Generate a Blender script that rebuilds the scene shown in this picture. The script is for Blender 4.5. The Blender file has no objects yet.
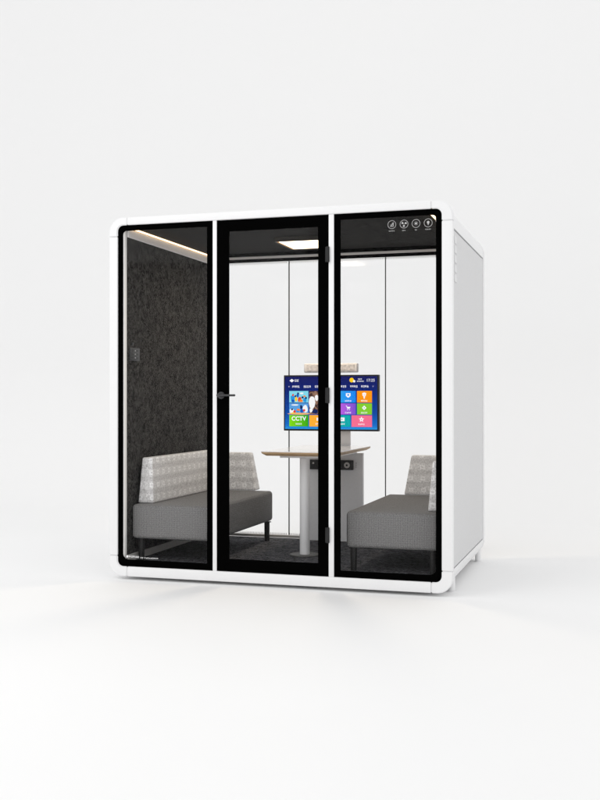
import bpy, bmesh, math, random
from mathutils import Vector, Matrix
random.seed(7)
S = bpy.context.scene
C = S.collection

# ------------------------------------------------------------------ materials
def lin(c):
    c = c/255.0
    return c/12.92 if c <= 0.04045 else ((c+0.055)/1.055)**2.4
def rgb(r, g, b): return (lin(r), lin(g), lin(b), 1)
def newmat(name):
    m = bpy.data.materials.new(name); m.use_nodes = True
    nt = m.node_tree; nt.nodes.clear()
    out = nt.nodes.new('ShaderNodeOutputMaterial')
    return m, nt, out
def N(nt, t, **kw):
    n = nt.nodes.new(t)
    for k, v in kw.items(): setattr(n, k, v)
    return n
def pbr(name, col, rough=.5, spec=.5, metal=0, noise=None, bump=None, coat=0):
    """noise=(scale, amount, detail); bump=(scale, strength, distance)"""
    m, nt, out = newmat(name)
    b = N(nt, 'ShaderNodeBsdfPrincipled')
    b.inputs['Base Color'].default_value = (*col[:3], 1)
    b.inputs['Roughness'].default_value = rough
    b.inputs['Specular IOR Level'].default_value = spec
    b.inputs['Metallic'].default_value = metal
    b.inputs['Coat Weight'].default_value = coat
    nt.links.new(b.outputs[0], out.inputs[0])
    if noise or bump:
        tc = N(nt, 'ShaderNodeTexCoord')
    if noise:
        sc, am, de = noise
        n = N(nt, 'ShaderNodeTexNoise'); n.inputs['Scale'].default_value = sc; n.inputs['Detail'].default_value = de
        nt.links.new(tc.outputs['Object'], n.inputs['Vector'])
        r = N(nt, 'ShaderNodeValToRGB')
        r.color_ramp.elements[0].position = .3; r.color_ramp.elements[1].position = .7
        r.color_ramp.elements[0].color = (*[c*(1-am) for c in col[:3]], 1)
        r.color_ramp.elements[1].color = (*[min(1, c*(1+am)) for c in col[:3]], 1)
        nt.links.new(n.outputs['Fac'], r.inputs[0]); nt.links.new(r.outputs[0], b.inputs['Base Color'])
    if bump:
        sc, st, di = bump
        n = N(nt, 'ShaderNodeTexNoise'); n.inputs['Scale'].default_value = sc; n.inputs['Detail'].default_value = 3
        nt.links.new(tc.outputs['Object'], n.inputs['Vector'])
        bp = N(nt, 'ShaderNodeBump'); bp.inputs['Strength'].default_value = st; bp.inputs['Distance'].default_value = di
        nt.links.new(n.outputs['Fac'], bp.inputs['Height']); nt.links.new(bp.outputs[0], b.inputs['Normal'])
    return m
def emit(name, col, st=1.0):
    m, nt, out = newmat(name)
    e = N(nt, 'ShaderNodeEmission'); e.inputs[0].default_value = (*col[:3], 1); e.inputs[1].default_value = st
    nt.links.new(e.outputs[0], out.inputs[0]); return m
def glassmat(name, refl, tint=(1, 1, 1)):
    m, nt, out = newmat(name)
    t = N(nt, 'ShaderNodeBsdfTransparent'); t.inputs[0].default_value = (*tint, 1)
    g = N(nt, 'ShaderNodeBsdfGlossy'); g.inputs['Roughness'].default_value = 0.02
    x = N(nt, 'ShaderNodeMixShader'); x.inputs[0].default_value = refl
    nt.links.new(t.outputs[0], x.inputs[1]); nt.links.new(g.outputs[0], x.inputs[2]); nt.links.new(x.outputs[0], out.inputs[0])
    return m
def felt(name, dark, light, scale=90):
    m, nt, out = newmat(name)
    tc = N(nt, 'ShaderNodeTexCoord')
    b = N(nt, 'ShaderNodeBsdfPrincipled'); b.inputs['Roughness'].default_value = 1; b.inputs['Specular IOR Level'].default_value = .1
    n1 = N(nt, 'ShaderNodeTexNoise'); n1.inputs['Scale'].default_value = scale; n1.inputs['Detail'].default_value = 6; n1.inputs['Roughness'].default_value = .7
    n2 = N(nt, 'ShaderNodeTexNoise'); n2.inputs['Scale'].default_value = scale*.3; n2.inputs['Detail'].default_value = 2; n2.inputs['Distortion'].default_value = .4
    mx = N(nt, 'ShaderNodeMath', operation='MULTIPLY_ADD'); mx.inputs[1].default_value = .35
    r = N(nt, 'ShaderNodeValToRGB')
    r.color_ramp.elements[0].position = .52; r.color_ramp.elements[1].position = .84
    r.color_ramp.elements[0].color = (*dark, 1); r.color_ramp.elements[1].color = (*light, 1)
    bp = N(nt, 'ShaderNodeBump'); bp.inputs['Strength'].default_value = .5; bp.inputs['Distance'].default_value = .003
    for n in (n1, n2): nt.links.new(tc.outputs['Object'], n.inputs['Vector'])
    nt.links.new(n2.outputs['Fac'], mx.inputs[0]); nt.links.new(n1.outputs['Fac'], mx.inputs[2])
    nt.links.new(mx.outputs[0], r.inputs[0]); nt.links.new(r.outputs[0], b.inputs['Base Color'])
    nt.links.new(n1.outputs['Fac'], bp.inputs['Height']); nt.links.new(bp.outputs[0], b.inputs['Normal'])
    nt.links.new(b.outputs[0], out.inputs[0]); return m
def weave(name, a, b_, period=.012, amt=.5):
    """fine woven cloth: vertical and horizontal ribs, slightly irregular"""
    m, nt, out = newmat(name)
    tc = N(nt, 'ShaderNodeTexCoord')
    bs = N(nt, 'ShaderNodeBsdfPrincipled'); bs.inputs['Roughness'].default_value = .95; bs.inputs['Specular IOR Level'].default_value = .15
    sep = N(nt, 'ShaderNodeSeparateXYZ'); nt.links.new(tc.outputs['Object'], sep.inputs[0])
    ad = N(nt, 'ShaderNodeMath', operation='ADD'); nt.links.new(sep.outputs[0], ad.inputs[0]); nt.links.new(sep.outputs[1], ad.inputs[1])
    def rib(src, per):
        k = N(nt, 'ShaderNodeMath', operation='MULTIPLY'); k.inputs[1].default_value = 2*math.pi/per
        s = N(nt, 'ShaderNodeMath', operation='SINE')
        nt.links.new(src, k.inputs[0]); nt.links.new(k.outputs[0], s.inputs[0]); return s.outputs[0]
    r1 = rib(ad.outputs[0], period); r2 = rib(sep.outputs[2], period*1.3)
    n = N(nt, 'ShaderNodeTexNoise'); n.inputs['Scale'].default_value = 190; n.inputs['Detail'].default_value = 4
    nt.links.new(tc.outputs['Object'], n.inputs['Vector'])
    s1 = N(nt, 'ShaderNodeMath', operation='MULTIPLY_ADD'); s1.inputs[1].default_value = .13
    s2 = N(nt, 'ShaderNodeMath', operation='MULTIPLY_ADD'); s2.inputs[1].default_value = .03
    nt.links.new(r1, s1.inputs[0]); nt.links.new(n.outputs['Fac'], s1.inputs[2])
    nt.links.new(r2, s2.inputs[0]); nt.links.new(s1.outputs[0], s2.inputs[2])
    r = N(nt, 'ShaderNodeValToRGB'); r.color_ramp.elements[0].position = .25; r.color_ramp.elements[1].position = .75
    r.color_ramp.elements[0].color = (*a, 1); r.color_ramp.elements[1].color = (*b_, 1)
    nt.links.new(s2.outputs[0], r.inputs[0]); nt.links.new(r.outputs[0], bs.inputs['Base Color'])
    bp = N(nt, 'ShaderNodeBump'); bp.inputs['Strength'].default_value = .35; bp.inputs['Distance'].default_value = .0015
    nt.links.new(s2.outputs[0], bp.inputs['Height']); nt.links.new(bp.outputs[0], bs.inputs['Normal'])
    nt.links.new(bs.outputs[0], out.inputs[0]); return m
def pattern_cloth(name):
    """pale taupe upholstery with rows of small light squares"""
    m, nt, out = newmat(name)
    tc = N(nt, 'ShaderNodeTexCoord')
    bs = N(nt, 'ShaderNodeBsdfPrincipled'); bs.inputs['Roughness'].default_value = .95; bs.inputs['Specular IOR Level'].default_value = .15
    sep = N(nt, 'ShaderNodeSeparateXYZ'); nt.links.new(tc.outputs['Object'], sep.inputs[0])
    ad = N(nt, 'ShaderNodeMath', operation='ADD'); nt.links.new(sep.outputs[0], ad.inputs[0]); nt.links.new(sep.outputs[1], ad.inputs[1])
    def cell(src, per):
        k = N(nt, 'ShaderNodeMath', operation='PINGPONG'); k.inputs[1].default_value = per/2
        d = N(nt, 'ShaderNodeMath', operation='DIVIDE'); d.inputs[1].default_value = per/2
        nt.links.new(src, k.inputs[0]); nt.links.new(k.outputs[0], d.inputs[0]); return d.outputs[0]
    u = cell(ad.outputs[0], .085); v = cell(sep.outputs[2], .078)
    mxn = N(nt, 'ShaderNodeMath', operation='MAXIMUM'); nt.links.new(u, mxn.inputs[0]); nt.links.new(v, mxn.inputs[1])
    ring = N(nt, 'ShaderNodeMath', operation='COMPARE'); ring.inputs[1].default_value = .27; ring.inputs[2].default_value = .10
    nt.links.new(mxn.outputs[0], ring.inputs[0])
    row = N(nt, 'ShaderNodeMath', operation='COMPARE'); row.inputs[1].default_value = .0; row.inputs[2].default_value = .62; nt.links.new(v, row.inputs[0])
    w = N(nt, 'ShaderNodeMath', operation='MULTIPLY_ADD'); w.inputs[1].default_value = .45
    nt.links.new(row.outputs[0], w.inputs[0]); nt.links.new(ring.outputs[0], w.inputs[2])
    n = N(nt, 'ShaderNodeTexNoise'); n.inputs['Scale'].default_value = 120; n.inputs['Detail'].default_value = 4
    nt.links.new(tc.outputs['Object'], n.inputs['Vector'])
    s1 = N(nt, 'ShaderNodeMath', operation='MULTIPLY_ADD'); s1.inputs[1].default_value = .22
    nt.links.new(w.outputs[0], s1.inputs[0]); nt.links.new(n.outputs['Fac'], s1.inputs[2])
    r = N(nt, 'ShaderNodeValToRGB'); r.color_ramp.elements[0].position = .30; r.color_ramp.elements[1].position = .88
    r.color_ramp.elements[0].color = (.46, .445, .44, 1); r.color_ramp.elements[1].color = (1.0, .99, .985, 1)
    nt.links.new(s1.outputs[0], r.inputs[0]); nt.links.new(r.outputs[0], bs.inputs['Base Color'])
    nt.links.new(bs.outputs[0], out.inputs[0]); return m
def wood(name):
    m, nt, out = newmat(name)
    tc = N(nt, 'ShaderNodeTexCoord'); mp = N(nt, 'ShaderNodeMapping'); mp.inputs['Scale'].default_value = (6, 6, 160)
    n = N(nt, 'ShaderNodeTexNoise'); n.inputs['Scale'].default_value = 3; n.inputs['Detail'].default_value = 6
    r = N(nt, 'ShaderNodeValToRGB'); r.color_ramp.elements[0].position = .3; r.color_ramp.elements[1].position = .7
    r.color_ramp.elements[0].color = (.42, .25, .12, 1); r.color_ramp.elements[1].color = (.68, .48, .28, 1)
    b = N(nt, 'ShaderNodeBsdfPrincipled'); b.inputs['Roughness'].default_value = .5
    nt.links.new(tc.outputs['Object'], mp.inputs[0]); nt.links.new(mp.outputs[0], n.inputs['Vector'])
    nt.links.new(n.outputs['Fac'], r.inputs[0]); nt.links.new(r.outputs[0], b.inputs['Base Color']); nt.links.new(b.outputs[0], out.inputs[0])
    return m
def display_mat(name, z0, z1):
    m, nt, out = newmat(name)
    tc = N(nt, 'ShaderNodeTexCoord'); sep = N(nt, 'ShaderNodeSeparateXYZ'); nt.links.new(tc.outputs['Object'], sep.inputs[0])
    mr = N(nt, 'ShaderNodeMapRange'); mr.inputs[1].default_value = z0; mr.inputs[2].default_value = z1
    nt.links.new(sep.outputs[2], mr.inputs[0])
    r = N(nt, 'ShaderNodeValToRGB')
    r.color_ramp.elements[0].position = 0; r.color_ramp.elements[0].color = rgb(38, 150, 225)
    r.color_ramp.elements[1].position = 1; r.color_ramp.elements[1].color = rgb(22, 26, 92)
    for pos, c in ((.07, rgb(22, 110, 200)), (.3, rgb(12, 70, 160)), (.75, rgb(14, 34, 112))):
        e = r.color_ramp.elements.new(pos); e.color = c
    nt.links.new(mr.outputs[0], r.inputs[0])
    e = N(nt, 'ShaderNodeEmission'); nt.links.new(r.outputs[0], e.inputs[0]); nt.links.new(e.outputs[0], out.inputs[0]); return m

def picture_mat(name, cols, scale, seed):
    m, nt, out = newmat(name)
    tc = N(nt, 'ShaderNodeTexCoord'); mp = N(nt, 'ShaderNodeMapping'); mp.inputs['Location'].default_value = (seed, seed*2, seed)
    v = N(nt, 'ShaderNodeTexNoise'); v.inputs['Scale'].default_value = scale; v.inputs['Detail'].default_value = 1.5
    r = N(nt, 'ShaderNodeValToRGB'); r.color_ramp.interpolation = 'EASE'
    k = len(cols)
    r.color_ramp.elements[0].position = .3; r.color_ramp.elements[0].color = rgb(*cols[0])
    r.color_ramp.elements[1].position = .72; r.color_ramp.elements[1].color = rgb(*cols[-1])
    for i in range(1, k-1):
        e = r.color_ramp.elements.new(.3+.42*i/(k-1)); e.color = rgb(*cols[i])
    e = N(nt, 'ShaderNodeEmission')
    nt.links.new(tc.outputs['Object'], mp.inputs[0]); nt.links.new(mp.outputs[0], v.inputs['Vector'])
    nt.links.new(v.outputs['Fac'], r.inputs[0]); nt.links.new(r.outputs[0], e.inputs[0]); nt.links.new(e.outputs[0], out.inputs[0]); return m

M = {}
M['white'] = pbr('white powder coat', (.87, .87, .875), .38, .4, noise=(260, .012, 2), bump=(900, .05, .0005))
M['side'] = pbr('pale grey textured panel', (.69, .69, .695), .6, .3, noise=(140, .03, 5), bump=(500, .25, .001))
M['black'] = pbr('black ceramic print', (.0016, .0016, .0016), .6, 0.0)
M['hinge'] = pbr('dark hinge metal', (.010, .010, .0105), .45, .4)
M['handle'] = pbr('gunmetal handle', (.045, .045, .048), .4, .5, metal=.3)
M['glassf'] = glassmat('front glass', .004)
M['glassb'] = glassmat('rear glass', .004, (.997, .998, .998))
M['felt'] = felt('charcoal felt', (.004, .0039, .0038), (.082, .078, .075), 70)
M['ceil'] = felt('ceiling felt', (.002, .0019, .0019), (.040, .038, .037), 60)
M['carpet'] = felt('charcoal carpet', (.004, .004, .0045), (.16, .16, .175), 75)
M['seat'] = weave('grey woven cloth', (.10, .099, .099), (.27, .266, .265), .010)
M['cloth'] = pattern_cloth('patterned taupe cloth')
M['legm'] = pbr('black sofa leg', (.012, .012, .012), .45, .35)
M['trim'] = pbr('satin aluminium trim', (.55, .53, .51), .45, .4)
M['whitetrim'] = pbr('white inner trim', (.92, .90, .885), .5, .3)
M['led'] = emit('warm led', (1, .70, .40), 3.6)
M['lamp'] = emit('warm lamp diffuser', (1, .86, .62), 4)
M['rim'] = emit('amber lamp rim', (1, .46, .13), .62)  # emissive colour standing in for the amber fringe of glow around the lights
M['lampframe'] = pbr('lamp housing', (.05, .045, .04), .5, .3)
M['top'] = pbr('white laminate', (.93, .915, .905), .18, .9, coat=.6)
M['wood'] = wood('oak edge')
M['tmetal'] = pbr('white table metal', (.93, .93, .94), .4, .4, bump=(400, .04, .0005))
M['endp'] = pbr('white end panel', (.93, .93, .95), .55, .3, noise=(60, .02, 3))
M['basem'] = pbr('brushed steel base', (.13, .128, .125), .6, .25)
M['louvre'] = pbr('louvre paint', (.76, .76, .765), .55, .3)
M['post'] = pbr('grey post', (.66, .64, .635), .5, .3)
M['box'] = pbr('dark socket box', (.028, .028, .03), .5, .3)
M['tv'] = pbr('tv bezel', (.006, .006, .006), .4, .3)
M['bar'] = pbr('beige speaker bar', (.84, .79, .755), .6, .3, noise=(45, .14, 4))
M['seam'] = pbr('dark gasket', (.035, .033, .032), .7, .1)
M['frit'] = pbr('grey frit', (.50, .49, .49), .6, .1)
M['ink'] = emit('screen white', (.95, .95, .98), 1)
M['print'] = pbr('white print', (.50, .50, .50), .6, .1)
M['printbright'] = pbr('bright white print', (.92, .92, .92), .6, .1)
M['thermo'] = pbr('dark control panel', (.045, .046, .048), .45, .3)
M['floor'] = pbr('studio floor', (.93, .93, .93), .75, .2, noise=(.6, .006, 2))
M['wall'] = pbr('studio wall', (.925, .925, .925), .95, 0)

# ------------------------------------------------------------------ mesh helpers
def obj(name, bm, mat, parent=None, smooth=False, shadow=None):
    me = bpy.data.meshes.new(name)
    bmesh.ops.recalc_face_normals(bm, faces=bm.faces[:])
    bm.to_mesh(me); bm.free()
    if smooth:
        for p in me.polygons: p.use_smooth = True
        try: me.set_sharp_from_angle(angle=math.radians(40))
        except Exception: pass
    o = bpy.data.objects.new(name, me); C.objects.link(o)
    if mat: me.materials.append(mat)
    if parent is not None:
        o.parent = parent
        base = parent
        w = Vector((0, 0, 0))
        while base is not None:
            w += base.location; base = base.parent
        me.transform(Matrix.Translation(-w))       # geometry is given in world coordinates
    return o
def thing(name, label, cat, loc=(0, 0, 0), group=None):
    o = bpy.data.objects.new(name, None); C.objects.link(o); o.location = loc; o.empty_display_size = .1
    o['label'] = label; o['category'] = cat
    if group: o['group'] = group
    return o
def box(bm, x0, x1, y0, y1, z0, z1, bev=0, seg=2):
    t = bmesh.new()
    bmesh.ops.create_cube(t, size=1)
    for v in t.verts:
        v.co = Vector(((x0+x1)/2+v.co.x*(x1-x0), (y0+y1)/2+v.co.y*(y1-y0), (z0+z1)/2+v.co.z*(z1-z0)))
    if bev: bmesh.ops.bevel(t, geom=t.edges[:], offset=bev, segments=seg, profile=.5, affect='EDGES')
    join(bm, t); return bm
def join(bm, t):
    me = bpy.data.meshes.new('tmp'); t.to_mesh(me); t.free(); bm.from_mesh(me); bpy.data.meshes.remove(me)
def B(*a, **k): return box(bmesh.new(), *a, **k)
def cyl(bm, p0, p1, r0, r1=None, n=24, bev=0):
    t = bmesh.new(); p0, p1 = Vector(p0), Vector(p1); d = p1-p0
    bmesh.ops.create_cone(t, cap_ends=True, segments=n, radius1=r0, radius2=r0 if r1 is None else r1, depth=d.length)
    if bev:
        es = [e for e in t.edges if abs(e.verts[0].co.z-e.verts[1].co.z) < 1e-6]
        bmesh.ops.bevel(t, geom=es, offset=bev, segments=2, affect='EDGES')
    q = d.to_track_quat('Z', 'Y').to_matrix().to_4x4()
    bmesh.ops.transform(t, matrix=Matrix.Translation((p0+p1)/2) @ q, verts=t.verts[:])
    join(bm, t); return bm
def prism_xz(bm, pts, y0, y1, bev=0, seg=2):
    """polygon in XZ extruded along Y"""
    t = bmesh.new()
    f = [t.verts.new((x, y0, z)) for x, z in pts]; b = [t.verts.new((x, y1, z)) for x, z in pts]
    t.faces.new(f); t.faces.new(b[::-1]); n = len(pts)
    for i in range(n): t.faces.new((f[i], b[i], b[(i+1) % n], f[(i+1) % n]))
    bmesh.ops.recalc_face_normals(t, faces=t.faces[:])
    if bev:
        es = [e for e in t.edges if e.calc_face_angle(0) > .6]
        bmesh.ops.bevel(t, geom=es, offset=bev, segments=seg, affect='EDGES')
    join(bm, t); return bm
def arc(cx, cz, r, a0, a1, n=12):
    return [(cx+r*math.cos(math.radians(a0+(a1-a0)*i/n)), cz+r*math.sin(math.radians(a0+(a1-a0)*i/n))) for i in range(n+1)]
def rrect(x0, x1, z0, z1, rs, n=10):
    """rounded rectangle outline, counter-clockwise from bottom-left; rs = radii (bl, br, tr, tl)"""
    bl, br, tr, tl = rs; P = []
    for cx, cz, r, a in ((x0+bl, z0+bl, bl, 180), (x1-br, z0+br, br, 270), (x1-tr, z1-tr, tr, 0), (x0+tl, z1-tl, tl, 90)):
        P += arc(cx, cz, max(r, 1e-4), a, a+90, n)
    return P
def ring_xz(bm, outer, inner, y0, y1):
    """outer & inner outlines with the same number of points"""
    t = bmesh.new(); n = len(outer)
    L = [[t.verts.new((x, y, z)) for x, z in pts] for pts, y in ((outer, y0), (inner, y0), (inner, y1), (outer, y1))]
    for i in range(n):
        j = (i+1) % n
        for a, b in ((0, 1), (1, 2), (2, 3), (3, 0)):
            t.faces.new((L[a][i], L[a][j], L[b][j], L[b][i]))
    join(bm, t); return bm
def sheet(pts, y):
    bm = bmesh.new(); bm.faces.new([bm.verts.new((x, y, z)) for x, z in pts]); return bm
def text_bm(s, x, y, z, size, align='LEFT', bold=0):
    """letters in the XZ plane, facing -Y, baseline at z"""
    cu = bpy.data.curves.new('t', 'FONT'); cu.body = s; cu.size = size; cu.align_x = align; cu.offset = bold
    o = bpy.data.objects.new('t', cu); C.objects.link(o)
    dg = bpy.context.evaluated_depsgraph_get(); me = bpy.data.meshes.new_from_object(o.evaluated_get(dg))
    bm = bmesh.new(); bm.from_mesh(me); bpy.data.meshes.remove(me); bpy.data.objects.remove(o); bpy.data.curves.remove(cu)
    bmesh.ops.transform(bm, matrix=Matrix.Translation((x, y, z)) @ Matrix.Rotation(math.radians(90), 4, 'X'), verts=bm.verts[:])
    return bm
def quad(bm, x0, x1, z0, z1, y):
    bm.faces.new([bm.verts.new(c) for c in ((x0, y, z0), (x1, y, z0), (x1, y, z1), (x0, y, z1))])
def glyphs(bm, x, y, z, h, n, rnd, w=None):
    """a run of n small illegible characters, each a knot of strokes, starting at x on baseline z"""
    w = w or h*.95; t = h*.13
    for i in range(n):
        a = x+i*w*1.12
        for zz in sorted(rnd.sample([0, .3, .58, .87], 3)): quad(bm, a+w*rnd.choice([0, .1]), a+w*rnd.choice([.85, .95]), z+h*zz, z+h*zz+t, y)
        for xx in rnd.sample([.06, .4, .72], 2): quad(bm, a+w*xx, a+w*xx+t, z+h*rnd.choice([0, .1]), z+h, y-.00005)
    return bm
def ring_flat(o, i, z0, z1):
    bm = bmesh.new(); L = [[bm.verts.new((x, y, z)) for x, y in ((q[0], q[2]), (q[1], q[2]), (q[1], q[3]), (q[0], q[3]))] for q, z in ((o, z0), (i, z0), (i, z1), (o, z1))]
    for k in range(4):
        j = (k+1) % 4
        for a, b in ((0, 1), (1, 2), (2, 3), (3, 0)): bm.faces.new((L[a][k], L[a][j], L[b][j], L[b][k]))
    return bm
def disc(bm, cx, cz, r, y, n=20, r_in=0):
    if r_in <= 0:
        bm.faces.new([bm.verts.new((cx+r*math.cos(2*math.pi*i/n), y, cz+r*math.sin(2*math.pi*i/n))) for i in range(n)])
    else:
        a = [bm.verts.new((cx+r*math.cos(2*math.pi*i/n), y, cz+r*math.sin(2*math.pi*i/n))) for i in range(n)]
        b = [bm.verts.new((cx+r_in*math.cos(2*math.pi*i/n), y, cz+r_in*math.sin(2*math.pi*i/n))) for i in range(n)]
        for i in range(n): j = (i+1) % n; bm.faces.new((a[i], a[j], b[j], b[i]))
    return bm

# ------------------------------------------------------------------ setting
R_ = 1.6; YW = 5.2
bm = bmesh.new()
L = [bm.verts.new(c) for c in ((-30, -30, 0), (30, -30, 0), (30, YW-R_, 0), (-30, YW-R_, 0))]; bm.faces.new(L)
o = obj('floor', bm, M['floor']); o['kind'] = 'structure'
bm = bmesh.new(); prof = [(YW-R_+R_*math.sin(a), R_-R_*math.cos(a)) for a in [math.pi/2*i/16 for i in range(17)]]+[(YW, 14)]
a = [bm.verts.new((-30, y, z)) for y, z in prof]; b = [bm.verts.new((30, y, z)) for y, z in prof]
for i in range(len(prof)-1): bm.faces.new((a[i], b[i], b[i+1], a[i+1]))
o = obj('backdrop', bm, M['wall'], smooth=True); o['kind'] = 'structure'

# ------------------------------------------------------------------ the booth
W, H0, H1, D = 2.12, .02, 2.22, 1.443
RO = .09; XI = .094; ZC = 2.172; ZF = .098; YI = 1.413
pod = thing('meeting_booth', 'white framed meeting booth with black edged glass front, standing on a white studio floor', 'booth', (W/2, D/2, 0))
IX0, IX1, IZ0, IZ1 = .057, W-.063, .081, 2.173      # clear opening of the white frame
Y0F, Y1F = 0.0, .045
g = .0007; jx, jz = .122, .126
# straight rails of the front frame
for nm, bx in (('frame_rail', (jx+g, W-jx-g, H1-.047, H1)), ('frame_rail', (jx+g, W-jx-g, H0, IZ0)),
               ('frame_post', (0, IX0, H0+jz+g, H1-jz+.01-g)), ('frame_post', (IX1, W, H0+jz+g, H1-jz+.01-g))):
    obj(nm, B(bx[0], bx[1], Y0F, Y1F, bx[2], bx[3], bev=.006, seg=3), M['white'], pod, True)
# rounded corner pieces
def corner(left, top):
    xo = 0 if left else W; zo = H1 if top else H0
    sx = 1 if left else -1; sz = -1 if top else 1
    bx = IX0 if left else W-IX1; bz = (H1-IZ1) if top else (IZ0-H0); ri = .036
    jzz = jz-.01 if top else jz
    pts = [(jx, 0)]
    pts += [(RO-RO*math.sin(t), RO-RO*math.cos(t)) for t in [math.pi/2*i/12 for i in range(13)]]
    pts += [(0, jzz), (bx, jzz)]
    pts += [(bx+ri-ri*math.cos(t), bz+ri-ri*math.sin(t)) for t in [math.pi/2*i/8 for i in range(9)]]
    pts += [(jx, bz)]
    P = [(xo+sx*x, zo+sz*z) for x, z in pts]
    obj('frame_corner', prism_xz(bmesh.new(), P, Y0F, Y1F, bev=.005, seg=2), M['white'], pod, True)
for l in (True, False):
    for t in (True, False): corner(l, t)
# slim white mullions between the three bays
for x0, x1 in ((.683, .7095), (1.4015, 1.433)):
    obj('mullion', B(x0, x1, .004, .05, IZ0, IZ1, bev=.003), M['white'], pod, True)
# body: rounded long edges, side panels, roof, underside, rear frame
YB0, YB1 = Y1F+.002, D-.075
def long_edge(left, top):
    xo = 0 if left else W; zo = H1 if top else H0
    sx = 1 if left else -1; sz = -1 if top else 1
    r, th, ext = .128, .02, .152 if top else .130
    i_ = .003
    pts = [(ext, i_)]+[(r-(r-i_)*math.sin(t), r-(r-i_)*math.cos(t)) for t in [math.pi/2*i/24 for i in range(25)]]+[(i_, ext), (th, ext)]
    pts += [(r-(r-th)*math.cos(t), r-(r-th)*math.sin(t)) for t in [math.pi/2*i/24 for i in range(25)]]+[(ext, th)]
    P = [(xo+sx*x, zo+sz*z) for x, z in pts]
    obj('edge_profile', prism_xz(bmesh.new(), P, YB0, YB1, bev=.0015, seg=1), M['white'], pod, True)
for l in (True, False):
    for t in (True, False): long_edge(l, t)
for left in (True, False):
    x0, x1 = ((.006, .016) if left else (W-.016, W-.006))
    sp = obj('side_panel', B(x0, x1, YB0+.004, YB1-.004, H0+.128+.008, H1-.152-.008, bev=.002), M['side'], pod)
    # gasket behind the panel joints
    g0, g1 = ((.017, .022) if left else (W-.022, W-.017))
    obj('gasket', B(g0, g1, YB0, YB1, H0+.10, H1-.13), M['seam'], pod)
    if not left:
        vm = bmesh.new()
        for k in range(5):
            zt = 2.035-.0545*k
            t = bmesh.new()
            # slanted louvre: proud at its lower edge
            P = [(W-.0062, zt), (W-.0062, zt-.046), (W-.0012, zt-.046), (W-.0032, zt-.004)]
            prism_xz(t, P, .088, .165, bev=.001, seg=1); join(vm, t)
        obj('louvre', vm, M['louvre'], sp)
obj('roof', B(.152, W-.152, YB0, YB1, H1-.02, H1-.003, bev=.002), M['white'], pod)
obj('underside', B(.128, W-.128, YB0, YB1, H0+.003, H0+.02), M['white'], pod)
rear = ring_xz(bmesh.new(), rrect(.001, W-.001, H0+.001, H1-.001, (.127,)*4, 12), rrect(.075, W-.075, H0+.070, H1-.040, (.03,)*4, 12), YB1+.002, D)
bmesh.ops.recalc_face_normals(rear, faces=rear.faces[:])
bmesh.ops.bevel(rear, geom=[e for e in rear.edges if e.calc_face_angle(0) > 1.2], offset=.004, segments=2, affect='EDGES')
obj('rear_frame', rear, M['white'], pod, True)
for x in (.036, W-.036):
    for y in (.195, 1.355):
        bm = bmesh.new(); cyl(bm, (x, y, .006), (x, y, .10), .0195, bev=.002); cyl(bm, (x, y, 0), (x, y, .006), .023)
        obj('foot', bm, M['white'], pod, True)

# inner lining
for left in (True, False):
    x0, x1 = ((.024, XI) if left else (W-XI, W-.024))
    P = [(.024, .13), (.05, ZF+.002), (XI, ZF+.002), (XI, ZC+.02), (.088, ZC+.02), (.024, 2.10)]
    if not left: P = [(W-x, z) for x, z in P]
    ap = obj('acoustic_wall', prism_xz(bmesh.new(), P, .052, YI-.004), M['felt'], pod)
    s = 1 if left else -1; xf = XI if left else W-XI
    def xr(a, b): return (xf+s*a, xf+s*b) if left else (xf+s*b, xf+s*a)
    a, b = xr(-.035, .0015 if left else -.004); obj('jamb', B(a, b, .018, .0505, ZF+.002, ZC-.002, bev=.001), M['whitetrim'], pod)
    a, b = xr(.0, .010); obj('baseboard', B(a, b, .055, YI-.006, ZF+.001, ZF+.045, bev=.002), M['trim'], pod)
    a, b = xr(.0, .012); obj('cove_trim', B(a, b, .055, YI-.006, ZC-.064, ZC-.013, bev=.002), M['whitetrim'], pod)
obj('ceiling', B(XI, W-XI, .052, YI-.004, ZC, ZC+.02), M['ceil'], pod)
obj('carpet', B(XI, W-XI, .018, YI-.004, .045, ZF), M['carpet'], pod)
obj('base_edge', B(.06, W-.06, .0235, .04, .0405, ZF-.018), M['black'], pod)
# rear glazing
GY = YI
obj('head_rail', B(XI, W-XI, GY-.032, GY-.006, 2.129, 2.147, bev=.002), M['whitetrim'], pod)
obj('head_filler', B(XI, W-XI, GY-.034, GY+.004, 2.1475, ZC-.0004), M['black'], pod)
obj('head_gasket', B(XI, W-XI, GY-.030, GY-.006, 2.107, 2.1287), M['black'], pod)
obj('sill_rail', B(XI, W-XI, GY-.032, GY-.006, .1035, .122, bev=.002), M['trim'], pod)
for x0, x1 in ((.078, .7115), (.7165, 1.4255), (1.4305, W-.078)):
    gp = obj('rear_glass', B(x0, x1, GY-.005, GY+.005, .10, 2.156), M['glassb'], pod)
    for rows in (((.1265, .004), (.134, .0025)), ((2.1015, .004), (2.094, .0025))):
        fb = bmesh.new()
        for i in range(int((x1-x0)/.012)):
            cx = x0+.006+i*.012
            if XI < cx < W-XI:
                for zz, rr in rows: disc(fb, cx, zz, rr, GY-.0057, 8)
        obj('dot_frit', fb, M['frit'], gp)
for x in (.714, 1.428): obj('glass_joint', B(x-.0024, x+.0024, GY-.007, GY+.007, .122, 2.107), M['seam'], pod)

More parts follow.
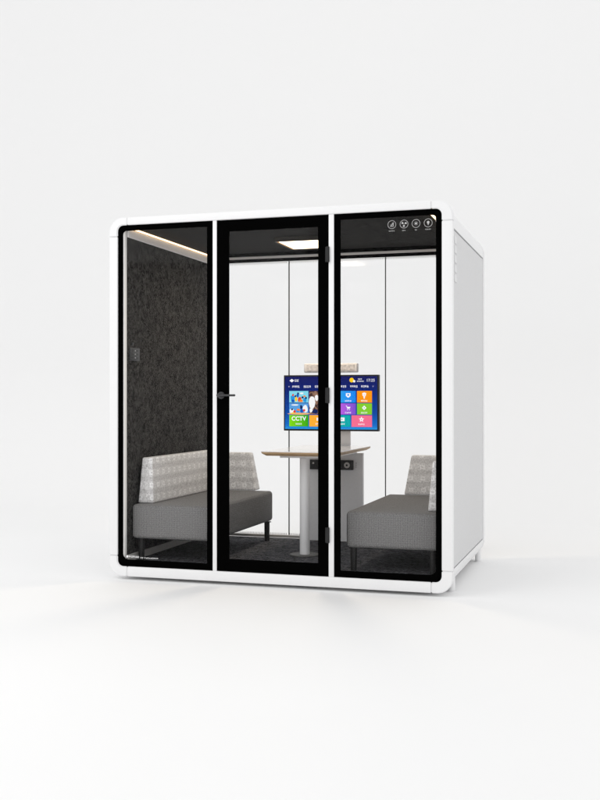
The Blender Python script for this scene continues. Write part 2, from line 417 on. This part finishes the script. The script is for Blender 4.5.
# front glazing: black printed border + clear pane
def bay(name, ox, oz, ix, iz, ro, ri, y, parent):
    out = rrect(ox[0], ox[1], oz[0], oz[1], ro, 8); inn = rrect(ix[0], ix[1], iz[0], iz[1], ri, 8)
    g_ = obj(name, prism_xz(bmesh.new(), rrect(ox[0]+.002, ox[1]-.002, oz[0]+.002, oz[1]-.002, ro, 8), y+.003, y+.009), M['glassf'], parent)
    obj('black_border', ring_xz(bmesh.new(), out, inn, y, y+.010), M['black'], g_)
    return g_
z4 = .0001
gl = bay('fixed_glass', (IX0-.002, .6825), (IZ0-.003, IZ1+.002), (.088, .645), (.122, 2.140), (.036, z4, z4, .036), (.036, z4, z4, .022), .010, pod)
gr = bay('fixed_glass', (1.4335, IX1+.002), (IZ0-.003, IZ1+.002), (1.470, W-.0965), (.119, 2.140), (z4, .036, .036, z4), (z4, .036, .022, z4), .010, pod)
door = bay('glass_door', (.7105, 1.4005), (IZ0+.003, IZ1-.002), (.786, 1.338), (.1555, 2.104), (z4,)*4, (z4,)*4, .006, pod)
# door furniture
bm = bmesh.new(); cyl(bm, (.740, .0055, 1.129), (.740, -.006, 1.129), .0215, bev=.002, n=32); cyl(bm, (.740, -.006, 1.129), (.740, -.045, 1.129), .009)
cyl(bm, (.740, -.045, 1.129), (.845, -.045, 1.129), .0065, bev=.002); cyl(bm, (.740, -.052, 1.129), (.740, -.038, 1.129), .0105)
obj('handle', bm, M['handle'], door, True)
for zc in (1.941, 1.128, .322):
    bm = bmesh.new(); cyl(bm, (1.399, -.004, zc-.045), (1.399, -.004, zc+.045), .0095, n=20, bev=.0015)
    box(bm, 1.383, 1.4005, -.001, .0052, zc-.043, zc+.043)
    obj('hinge', bm, M['hinge'], door, True)

# printed icons top right: ring, symbol, caption
rnd = random.Random(3)
YP = .0055
for k, cx in enumerate((1.7725, 1.8425, 1.911, 1.980)):
    cz = 2.0955; bm = bmesh.new(); disc(bm, cx, cz, .0240, YP+.003, 36, .0217)
    if k == 0:        # seat with figure
        for (a0, b0, a1, b1, w) in ((-.010, -.010, .008, -.010, .0016), (-.008, -.010, .004, .004, .0016), (.008, -.011, .008, .012, .0022), (.003, -.002, .003, .010, .0018), (-.006, -.005, -.001, -.001, .004)):
            d = Vector((a1-a0, b1-b0)); n_ = Vector((-d.y, d.x)).normalized()*w
            bm.faces.new([bm.verts.new((cx+p[0], YP+.0029, cz+p[1])) for p in ((a0-n_.x, b0-n_.y), (a1-n_.x, b1-n_.y), (a1+n_.x, b1+n_.y), (a0+n_.x, b0+n_.y))])
    elif k == 1:      # three blade fan
        for q in range(3):
            t0 = math.radians(150-120*q)
            P = []
            for rr, dt in ((.002, 0), (.008, -32), (.0155, -30), (.017, 0), (.0135, 26), (.006, 20)):
                P.append((cx+rr*math.cos(t0+math.radians(dt)), YP+.0029, cz+rr*math.sin(t0+math.radians(dt))))
            bm.faces.new([bm.verts.new(p) for p in P])
    elif k == 2:      # small sun
        disc(bm, cx, cz, .006, YP+.0029, 14)
        for q in range(8):
            t0 = q*math.pi/4; c, s = math.cos(t0), math.sin(t0)
            bm.faces.new([bm.verts.new((cx+r*c-e*s, YP+.0029, cz+r*s+e*c)) for r, e in ((.008, -.001), (.0125, -.001), (.0125, .001), (.008, .001))])
    else:             # light bulb
        bm.faces.new([bm.verts.new((cx+x, YP+.0029, cz+z)) for x, z in [(-.003, -.008), (.003, -.008), (.0035, -.004)]+[(.0075*math.cos(a), .004+.0075*math.sin(a)) for a in [math.radians(-30+15*i) for i in range(17)]]+[(-.0035, -.004)]])
        quad(bm, cx-.0025, cx+.0025, cz-.0125, cz-.0095, YP+.0029)
    m_ = (5, 3, 2, 5)[k]; h = .0062
    glyphs(bm, cx-m_*h*1.05/2-.001, YP+.0029, cz-.039, h, m_, rnd)
    obj('icon', bm, M['print'], gr)
bm = bmesh.new()
disc(bm, .1205, .1415, .0072, YP+.0029, 16); glyphs(bm, .131, YP+.0029, .1355, .0125, 5, rnd, .0125)
x = .208
for wn in (2, 9):
    glyphs(bm, x, YP+.0029, .1335, .0075, wn, rnd, .0092); x += wn*.0104+.006
obj('lettering', bm, M['printbright'], gl)

# ------------------------------------------------------------------ built-in lights
for left in (True, False):
    s = 1 if left else -1; xf = XI if left else W-XI
    k = .0140 if left else .044
    a, b = sorted((xf+s*.001, xf+s*k)); c, d = sorted((xf+s*(k+.0002), xf+s*(k+.0065)))
    t = thing('led_strip', 'warm glowing light strip along the top of the %s dark felt wall' % ('left' if left else 'right'), 'light strip', ((a+b)/2, .7, ZC-.012), 'light strips under the booth ceiling')
    if not left: a = xf-.028; c, d = xf-.0515, xf-.0285
    obj('channel', B(a, b, .06, YI-.04, ZC-.0125, ZC-.0005), M['whitetrim'], t)
    obj('diffuser', B(c, d, .06, YI-.04, ZC-.0105-(0 if left else .003), ZC-.0035), M['led'], t)
    e, f = sorted((xf+s*(k-.0002), xf+s*(k-.0045))) if left else (xf-.0275, xf-.023)
    obj('warm_lip', B(e, f, .06, YI-.04, ZC-.0140, ZC-.0128), M['rim'], t)  # added glowing strip, imitates the warm halo along the led
t = thing('ceiling_light', 'square warm white ceiling light glowing above the table', 'lamp', (1.0, .915, ZC))
obj('housing', ring_xz(bmesh.new(), [(.832, .722), (1.155, .722), (1.155, 1.108), (.832, 1.108)], [(.842, .732), (1.145, .732), (1.145, 1.098), (.842, 1.098)], 0, .029), M['lampframe'], t)
ho = t.children[0]
for v in ho.data.vertices:                         # ring was drawn in XZ: lay it flat against the ceiling
    x, y, z = v.co + Vector(t.location)
    v.co = Vector((x, z, ZC-.0002-y)) - Vector(t.location)
obj('diffuser', B(.8555, 1.1315, .7455, 1.0845, ZC-.0282, ZC-.012), M['lamp'], t)
obj('rim', ring_flat((.8422, 1.1448, .7322, 1.0978), (.8550, 1.1320, .7450, 1.0850), ZC-.0279, ZC-.02), M['rim'], t)  # added glowing ring, paints the amber fringe around the bright diffuser

# ------------------------------------------------------------------ wall control
t = thing('wall_control', 'small dark square control panel on the left felt wall near the glass', 'control panel', (XI, .165, 1.39))
obj('housing', B(XI+.0005, XI+.012, .080, .212, 1.346, 1.427, bev=.003), M['thermo'], t, True)
for yy in (.112, .146, .180):
    for zz in (1.365, 1.387, 1.409):
        if yy == .146:
            m_ = M['print']; rr = .004
        else: m_ = M['box']; rr = .006
        bm = bmesh.new(); cyl(bm, (XI+.0115, yy, zz), (XI+.0135, yy, zz), rr, n=12); obj('button', bm, m_, t)
bm = bmesh.new(); box(bm, XI+.0005, XI+.010, .112, .132, 1.444, 1.458, bev=.002); obj('sensor', bm, M['thermo'], t)

# ------------------------------------------------------------------ sofas
def blob_box(x0, x1, y0, y1, z0, z1, r, seg=5, sag=.004):
    bm = B(x0, x1, y0, y1, z0, z1, bev=r, seg=seg); return bm
def hexa(c8, bev, seg=4):
    """c8: four bottom corners then four top corners, both counter-clockwise"""
    bm = bmesh.new(); v = [bm.verts.new(c) for c in c8]
    for f in ((3, 2, 1, 0), (4, 5, 6, 7), (0, 1, 5, 4), (1, 2, 6, 5), (2, 3, 7, 6), (3, 0, 4, 7)): bm.faces.new([v[i] for i in f])
    bmesh.ops.recalc_face_normals(bm, faces=bm.faces[:])
    bmesh.ops.bevel(bm, geom=bm.edges[:], offset=bev, segments=seg, profile=.5, affect='EDGES'); return bm
def sofa(left):
    label = ('grey sofa with pale patterned backrest against the left felt wall' if left else
             'grey sofa with pale patterned backrest at the right end of the booth, past the table')
    def X(x): return x if left else W-x
    t = thing('sofa', label, 'sofa', (X(.37), .70, ZF), 'facing pair of sofas inside the booth')
    def bx(x0, x1, *a, **k):
        p, q = sorted((X(x0), X(x1))); return B(p, q, *a, **k)
    y0, y1 = .105, 1.265
    st = obj('seat', bx(.100, .642, y0, y1, .240, .452, bev=.024, seg=5), M['seat'], t, True)
    obj('seat_frame', bx(.165, .580, y0+.09, y1-.09, .226, .2405), M['legm'], t)
    # wall-side backrest: wedge, thicker at its foot
    zb, zt = .4525, .738 if left else .745
    ya = .185 if left else .225
    th0, th1, o0, o1 = (.105, .070, .012, .035) if left else (.075, .040, .012, .020)
    c = [(XI+o0, ya), (XI+o0+th0, ya), (XI+o0+th0, y1-.03), (XI+o0, y1-.03)]
    d = [(XI+o1, ya+.012), (XI+o1+th1, ya+.012), (XI+o1+th1, y1-.03), (XI+o1, y1-.03)]
    pts = [(X(x), y, zb) for x, y in c]+[(X(x), y, zt) for x, y in d]
    obj('backrest', hexa(pts, .010), M['cloth'], t, True)
    # short return across the far end of the seat
    yr = 1.225; zt2 = .722
    c = [(XI+.012, yr), (.522, yr), (.522, yr+.105), (XI+.012, yr+.105)]
    d = [(XI+.03, yr+.018), (.475, yr+.018), (.475, yr+.085), (XI+.03, yr+.085)]
    pts = [(X(x), y, zb+.0008) for x, y in c]+[(X(x), y, zt2) for x, y in d]
    obj('end_backrest', hexa(pts, .010), M['cloth'], t, True)
    for x in (.140, .610):
        for y in (.165, 1.222):
            bm = bmesh.new(); cyl(bm, (X(x), y, ZF+.001), (X(x), y, .2365), .0185, .0195, n=24); cyl(bm, (X(x), y, .232), (X(x), y, .2362), .03)
            obj('leg', bm, M['legm'], t, True)
    return t
sofa(True); sofa(False)

# ------------------------------------------------------------------ table
ZT = .776
tb = thing('meeting_table', 'white topped table with oak edge, round white leg and end panel between the sofas', 'table', (1.08, .9, ZF))
x0, x1, y0, y1 = .832, 1.332, .43, 1.374
def outline(i, r): return [(x, y) for x, y in rrect(x0+i, x1-i, y0+i, y1-i*.3, (r, r, .012, .012), 6)]
def loft(levels, caps=(True, True)):
    bm = bmesh.new(); R = [[bm.verts.new((x, y, z)) for x, y in P] for P, z in levels]
    for a, b in zip(R, R[1:]):
        n = len(a)
        for i in range(n): bm.faces.new((a[i], a[(i+1) % n], b[(i+1) % n], b[i]))
    if caps[0]: bm.faces.new(R[0][::-1])
    if caps[1]: bm.faces.new(R[-1])
    return bm
tt = obj('tabletop', loft([(outline(.0012, .03), ZT-.004), (outline(.0012, .03), ZT-.0008), (outline(.002, .03), ZT)]), M['top'], tb)
obj('edge_band', loft([(outline(.028, .02), ZT-.028), (outline(.004, .03), ZT-.014), (outline(0, .03), ZT-.0042)]), M['wood'], tt)
bm = bmesh.new(); cyl(bm, (1.062, .655, ZF+.008), (1.062, .655, ZT-.05), .0325, n=48); obj('leg', bm, M['tmetal'], tb, True)
bm = bmesh.new(); cyl(bm, (1.062, .655, ZF+.0005), (1.062, .655, ZF+.008), .098, n=64, bev=.0025); obj('base_plate', bm, M['basem'], tb, True)
bm = bmesh.new(); box(bm, .90, 1.262, .63, .68, ZT-.0495, ZT-.0285, bev=.002)
box(bm, .93, .965, .681, 1.36, ZT-.05, ZT-.032, bev=.002); box(bm, 1.20, 1.235, .681, 1.36, ZT-.05, ZT-.032, bev=.002)
obj('frame', bm, M['tmetal'], tb, True)
obj('end_panel', B(.886, 1.281, 1.345, 1.375, ZF+.001, ZT-.0505, bev=.002), M['endp'], tb)
sb = obj('socket_box', B(.89, 1.214, 1.318, 1.3445, .607, .675, bev=.003), M['box'], tb, True)
bm = bmesh.new(); cyl(bm, (1.172, 1.3175, .641), (1.172, 1.312, .641), .021, n=28, bev=.002); obj('socket', bm, M['trim'], sb, True)
bm = bmesh.new(); cyl(bm, (1.172, 1.3118, .641), (1.172, 1.3105, .641), .007, n=16); obj('socket_hole', bm, M['box'], sb)
bm = bmesh.new(); cyl(bm, (.925, 1.3175, .652), (.925, 1.3145, .652), .007, n=16); obj('power_button', bm, M['trim'], sb)
bm = bmesh.new()
for zz in (.655, .641, .627): cyl(bm, (1.232, 1.3455, zz), (1.232, 1.3425, zz), .0025, n=10)
obj('screw', bm, M['box'], tb)

# ------------------------------------------------------------------ screen on its post
TX0, TX1, TZ0, TZ1 = .710, 1.404, .881, 1.277
tv = thing('television', 'black framed television showing coloured app tiles, on a grey post behind the table', 'television', (1.08, 1.345, ZT))
obj('mounting_post', B(.985, 1.186, 1.348, 1.372, ZT+.001, 1.18, bev=.002), M['post'], tv)
obj('screen_body', B(TX0, TX1, 1.300, 1.345, TZ0, TZ1, bev=.003), M['tv'], tv)
dx0, dx1, dz0, dz1 = TX0+.010, TX1-.010, TZ0+.013, TZ1-.011
o_ = Vector(tv.location)
disp = obj('display', sheet([(dx0, dz0), (dx1, dz0), (dx1, dz1), (dx0, dz1)], 1.2992), display_mat('display gradient', dz0-o_.z, dz1-o_.z), tv)
TW, TH = TX1-TX0, TZ1-TZ0
def U(u): return TX0+TW*u
def V(v): return TZ1-TH*v
YT = 1.2986; YG = 1.2981
def tile(u0, u1, v0, v1, mat):
    return obj('app_tile', sheet([(U(u0), V(v1)), (U(u1), V(v1)), (U(u1), V(v0)), (U(u0), V(v0))], YT), mat, tv)
r1, r2, r3 = (.285, .493), (.507, .703), (.717, .922)
def em(n, r, g_, b_): return emit(n, rgb(r, g_, b_), 1)
def gradmat(name, c0, c1):
    m, nt, out = newmat(name); tc = N(nt, 'ShaderNodeTexCoord'); sp = N(nt, 'ShaderNodeSeparateXYZ'); w = N(nt, 'ShaderNodeMath', operation='MULTIPLY_ADD')
    w.inputs[1].default_value = 6; w.inputs[2].default_value = .5
    r = N(nt, 'ShaderNodeValToRGB'); r.color_ramp.elements[0].color = rgb(*c0); r.color_ramp.elements[1].color = rgb(*c1)
    e = N(nt, 'ShaderNodeEmission'); nt.links.new(tc.outputs['Generated'], sp.inputs[0]); nt.links.new(sp.outputs[0], r.inputs[0])
    nt.links.new(r.outputs[0], e.inputs[0]); nt.links.new(e.outputs[0], out.inputs[0]); return m
T = {}
T['pic1'] = tile(.060, .265, *r1, em('tile sky', 130, 215, 235))
T['pic2'] = tile(.060, .265, *r2, em('tile sea', 90, 160, 225))
T['big'] = tile(.275, .595, r1[0], r2[1], picture_mat('tile portrait', [(25, 15, 22), (70, 45, 40), (150, 115, 95), (60, 40, 38), (95, 75, 70)], 22, 3))
T['blue'] = tile(.607, .765, *r1, gradmat('tile blue', (45, 160, 240), (20, 130, 240)))
T['orange'] = tile(.777, .932, *r1, em('tile orange', 255, 150, 10))
T['purple'] = tile(.607, .765, *r2, gradmat('tile purple', (185, 95, 225), (120, 80, 205)))
T['lime'] = tile(.777, .932, *r2, em('tile lime', 130, 205, 45))
T['green'] = tile(.060, .265, *r3, gradmat('tile green', (130, 220, 20), (50, 165, 20)))
T['amber'] = tile(.275, .482, *r3, em('tile amber', 255, 175, 50))
T['teal'] = tile(.492, .708, *r3, em('tile teal', 10, 170, 170))
T['pink'] = tile(.720, .932, *r3, em('tile pink', 245, 110, 145))
# picture tiles: loose coloured shapes
cols = [em('p%d' % i, *c) for i, c in enumerate([(225, 60, 45), (250, 205, 40), (20, 90, 190), (15, 35, 90), (245, 130, 30), (245, 245, 245), (40, 150, 220), (235, 180, 110)])]
rp = random.Random(11)
def blobs(par, u0, u1, v0, v1, spec):
    byc = {}
    for (u, v, ru, rv, c) in spec: byc.setdefault(c, []).append((u, v, ru, rv))
    for j, (c, L_) in enumerate(byc.items()):
        for i, (u, v, ru, rv) in enumerate(L_):
            bm = bmesh.new(); cx, cz = U(u0+(u1-u0)*u), V(v0+(v1-v0)*v); a = ru*(u1-u0)*TW; b = rv*(v1-v0)*TH
            bm.faces.new([bm.verts.new((cx+a*math.cos(q*math.pi/5)*rp.uniform(.8, 1.15), YG-.00006*j, cz+b*math.sin(q*math.pi/5)*rp.uniform(.8, 1.15))) for q in range(10)])
            obj('picture_shape', bm, cols[c], par)
blobs(T['pic1'], .060, .265, *r1, [(.18, .62, .12, .25, 6), (.2, .86, .1, .13, 2), (.36, .7, .07, .24, 1), (.2, .35, .05, .1, 0), (.45, .38, .07, .2, 2), (.47, .2, .05, .08, 3), (.55, .74, .11, .24, 0), (.62, .85, .1, .12, 4), (.82, .78, .1, .2, 6), (.8, .45, .07, .08, 4), (.88, .6, .05, .1, 3), (.33, .45, .05, .09, 3), (.7, .55, .06, .1, 3), (.65, .2, .1, .08, 5)])
blobs(T['pic2'], .060, .265, *r2, [(.5, .95, .55, .1, 7), (.13, .72, .12, .22, 5), (.85, .5, .13, .35, 5), (.28, .75, .07, .12, 0), (.48, .62, .09, .14, 4), (.45, .75, .07, .1, 6), (.63, .35, .07, .2, 3), (.66, .7, .08, .2, 2), (.78, .65, .07, .12, 0), (.15, .55, .05, .1, 3), (.2, .9, .08, .07, 1), (.3, .15, .2, .06, 5)])
blobs(T['big'], .275, .595, r1[0], r2[1], [(.10, .5, .11, .28, 5), (.2, .88, .1, .1, 3), (.24, .3, .06, .14, 5), (.06, .83, .05, .1, 5)])
# white symbols
def poly(bm, cu, cv, pts, s):
    bm.faces.new([bm.verts.new((U(cu)+x*s, YG, V(cv)+z*s)) for x, z in pts])
def cap(bm, cu, v, n, h=.011): glyphs(bm, U(cu)-n*h*1.06/2, YG, V(v), h, n, rnd)
bm = bmesh.new(); poly(bm, .686, .36, [(-1, .8), (1, .8), (1, -.3), (.25, -1), (-.25, -1), (-1, -.3)], .017); cap(bm, .686, .475, 4); obj('symbol', bm, M['ink'], T['blue'])
bm = bmesh.new(); disc(bm, U(.686), V(.357), .007, YG-.0002, 12); obj('symbol_centre', bm, em('sym blue', 40, 150, 240), T['blue'])
bm = bmesh.new()
for a, b in ((-.6, .7), (.6, .7), (0, .9), (-.5, 0), (.5, 0)): disc(bm, U(.852)+a*.014, V(.36)+b*.014, .0062, YG-.00004*len(bm.faces), 10)
poly(bm, .852, .38, [(-.5, .2), (.5, .2), (.15, -1.2), (-.15, -1.2)], .015); cap(bm, .852, .475, 4); obj('symbol', bm, M['ink'], T['orange'])
bm = bmesh.new(); poly(bm, .686, .585, [(-1, .9), (-.6, .9), (-.4, .4), (1, .4), (.6, -.4), (-.4, -.4), (-.75, .6), (-1, .65)], .017)
for a in (-.3, .55): disc(bm, U(.686)+a*.017, V(.62), .0035, YG, 10)
cap(bm, .686, .685, 4); obj('symbol', bm, M['ink'], T['purple'])
bm = bmesh.new(); disc(bm, U(.852), V(.585), .0165, YG, 4); cap(bm, .852, .685, 4); obj('symbol', bm, M['ink'], T['lime'])
bm = bmesh.new(); disc(bm, U(.852), V(.585), .0045, YG-.0002, 10); obj('symbol_centre', bm, em('sym lime', 120, 195, 45), T['lime'])
bm = text_bm('CCTV', U(.163), YG, V(.815), .041, 'CENTER', .0012); cap(bm, .163, .888, 4); obj('lettering', bm, M['ink'], T['green'])
bm = bmesh.new(); poly(bm, .62, .79, [(-1.2, .8), (1.2, .8), (1.2, -.8), (-1.2, -.8)], .016); cap(bm, .62, .888, 4); obj('symbol', bm, M['ink'], T['teal'])
bm = bmesh.new(); disc(bm, U(.62), V(.79), .007, YG-.0002, 3); obj('symbol_centre', bm, em('sym teal', 10, 160, 165), T['teal'])
bm = bmesh.new(); poly(bm, .824, .79, [((1 if i % 2 == 0 else .45)*math.sin(i*math.pi/5), (1 if i % 2 == 0 else .45)*math.cos(i*math.pi/5)) for i in range(10)], .021)
cap(bm, .824, .888, 4); obj('symbol', bm, M['ink'], T['pink'])
bm = bmesh.new(); disc(bm, U(.824), V(.792), .005, YG-.0002, 5); obj('symbol_centre', bm, em('sym pink', 240, 105, 140), T['pink'])
bm = bmesh.new(); poly(bm, .375, .79, [(-1, .7), (1, .7), (1, -.7), (-1, -.7)], .015); cap(bm, .375, .888, 4); obj('symbol', bm, M['ink'], T['amber'])
# header row and tab row
bm = bmesh.new(); poly(bm, .088, .098, [(-1.4, 0), (0, -1), (1.4, 0), (0, 1)], .0125); obj('emblem', bm, M['ink'], disp)
obj('header_text', glyphs(bmesh.new(), U(.118), YG, V(.118), .016, 2, rnd), M['ink'], disp)
for u, n in ((.093, 4), (.213, 4), (.335, 4), (.462, 3), (.587, 4), (.705, 4), (.820, 4)):
    obj('menu_word', glyphs(bmesh.new(), U(u), YG, V(.225), .0145, n, rnd, .0125), M['ink'], disp)
for u, q in ((.057, 1), (.944, -1)):
    bm = bmesh.new(); poly(bm, u, .205, [(-.4*q, 0), (.3*q, .7), (.3*q, -.7)], .007); obj('arrow', bm, M['ink'], disp)
obj('date_text', glyphs(bmesh.new(), U(.788), YG, V(.088), .009, 3, rnd), M['ink'], disp)
obj('date_text', glyphs(bmesh.new(), U(.775), YG, V(.125), .008, 6, rnd), M['ink'], disp)
obj('clock_text', text_bm('17:25', U(.962), YG, V(.122), .028, 'RIGHT'), M['ink'], disp)
bm = bmesh.new(); disc(bm, U(.722), V(.094), .0165, YG, 18); obj('weather_sun', bm, em('sun yellow', 255, 205, 20), disp)
bm = bmesh.new(); disc(bm, U(.748), V(.115), .0085, YG-.0002, 14); obj('weather_cloud', bm, M['ink'], disp)

# ------------------------------------------------------------------ bar above the screen
sbx = thing('speaker_bar', 'small beige speaker bar above the television against the rear glass', 'speaker', (1.05, 1.38, 1.295))
obj('housing', B(.853, 1.244, 1.325, 1.375, 1.295, 1.360, bev=.008, seg=3), M['bar'], sbx, True)
obj('grille', B(.874, 1.010, 1.3225, 1.3255, 1.306, 1.350, bev=.001), M['post'] if False else pbr('grille cloth', (.68, .63, .60), .8, .1, noise=(60, .25, 3)), sbx)
obj('grille', B(1.105, 1.225, 1.3225, 1.3255, 1.306, 1.350, bev=.001), bpy.data.materials['grille cloth'], sbx)
obj('bracket', B(1.02, 1.08, 1.3755, 1.4065, 1.305, 1.345), M['trim'], sbx)

# ------------------------------------------------------------------ light
w = bpy.data.worlds.new('World'); S.world = w; w.use_nodes = True
bg = w.node_tree.nodes['Background']; bg.inputs[0].default_value = (1, 1, 1.0, 1); bg.inputs[1].default_value = .965
def area(name, loc, target, size, power, col=(1, 1, 1), sy=None):
    l = bpy.data.lights.new(name, 'AREA'); l.energy = power; l.color = col; l.shape = 'RECTANGLE'; l.size = size; l.size_y = sy or size
    o = bpy.data.objects.new(name, l); C.objects.link(o); o.location = loc
    o.rotation_euler = (Vector(target)-Vector(loc)).to_track_quat('-Z', 'Y').to_euler(); return o
area('key_softbox', (-1.0, -3.6, 3.6), (1.0, 0, .8), 2.6, 33)
area('top_softbox', (1.0, -1.5, 6.5), (1.0, .2, 0), 5.0, 14)
l = bpy.data.lights.new('booth_lamp', 'AREA'); l.energy = 9; l.color = (1, .88, .72); l.shape = 'SQUARE'; l.size = .29
o = bpy.data.objects.new('booth_lamp', l); C.objects.link(o); o.location = (1.0, .915, ZC-.034)

# ------------------------------------------------------------------ camera
cd = bpy.data.cameras.new('camera'); cam = bpy.data.objects.new('camera', cd); C.objects.link(cam)
cam.location = (3.0069, -5.7898, 1.1077); cam.rotation_euler = (math.radians(90), 0, .2977)
cd.sensor_fit = 'HORIZONTAL'; cd.sensor_width = 36; cd.lens = 36*1041.756/600; cd.shift_y = -.0018; cd.clip_end = 200
S.camera = cam
S.render.resolution_x, S.render.resolution_y = 768, 1024
S.view_settings.view_transform = 'Standard'; S.view_settings.look = 'None'; S.view_settings.exposure = 0; S.view_settings.gamma = 1
S.cycles.transparent_max_bounces = 24; S.cycles.max_bounces = 10
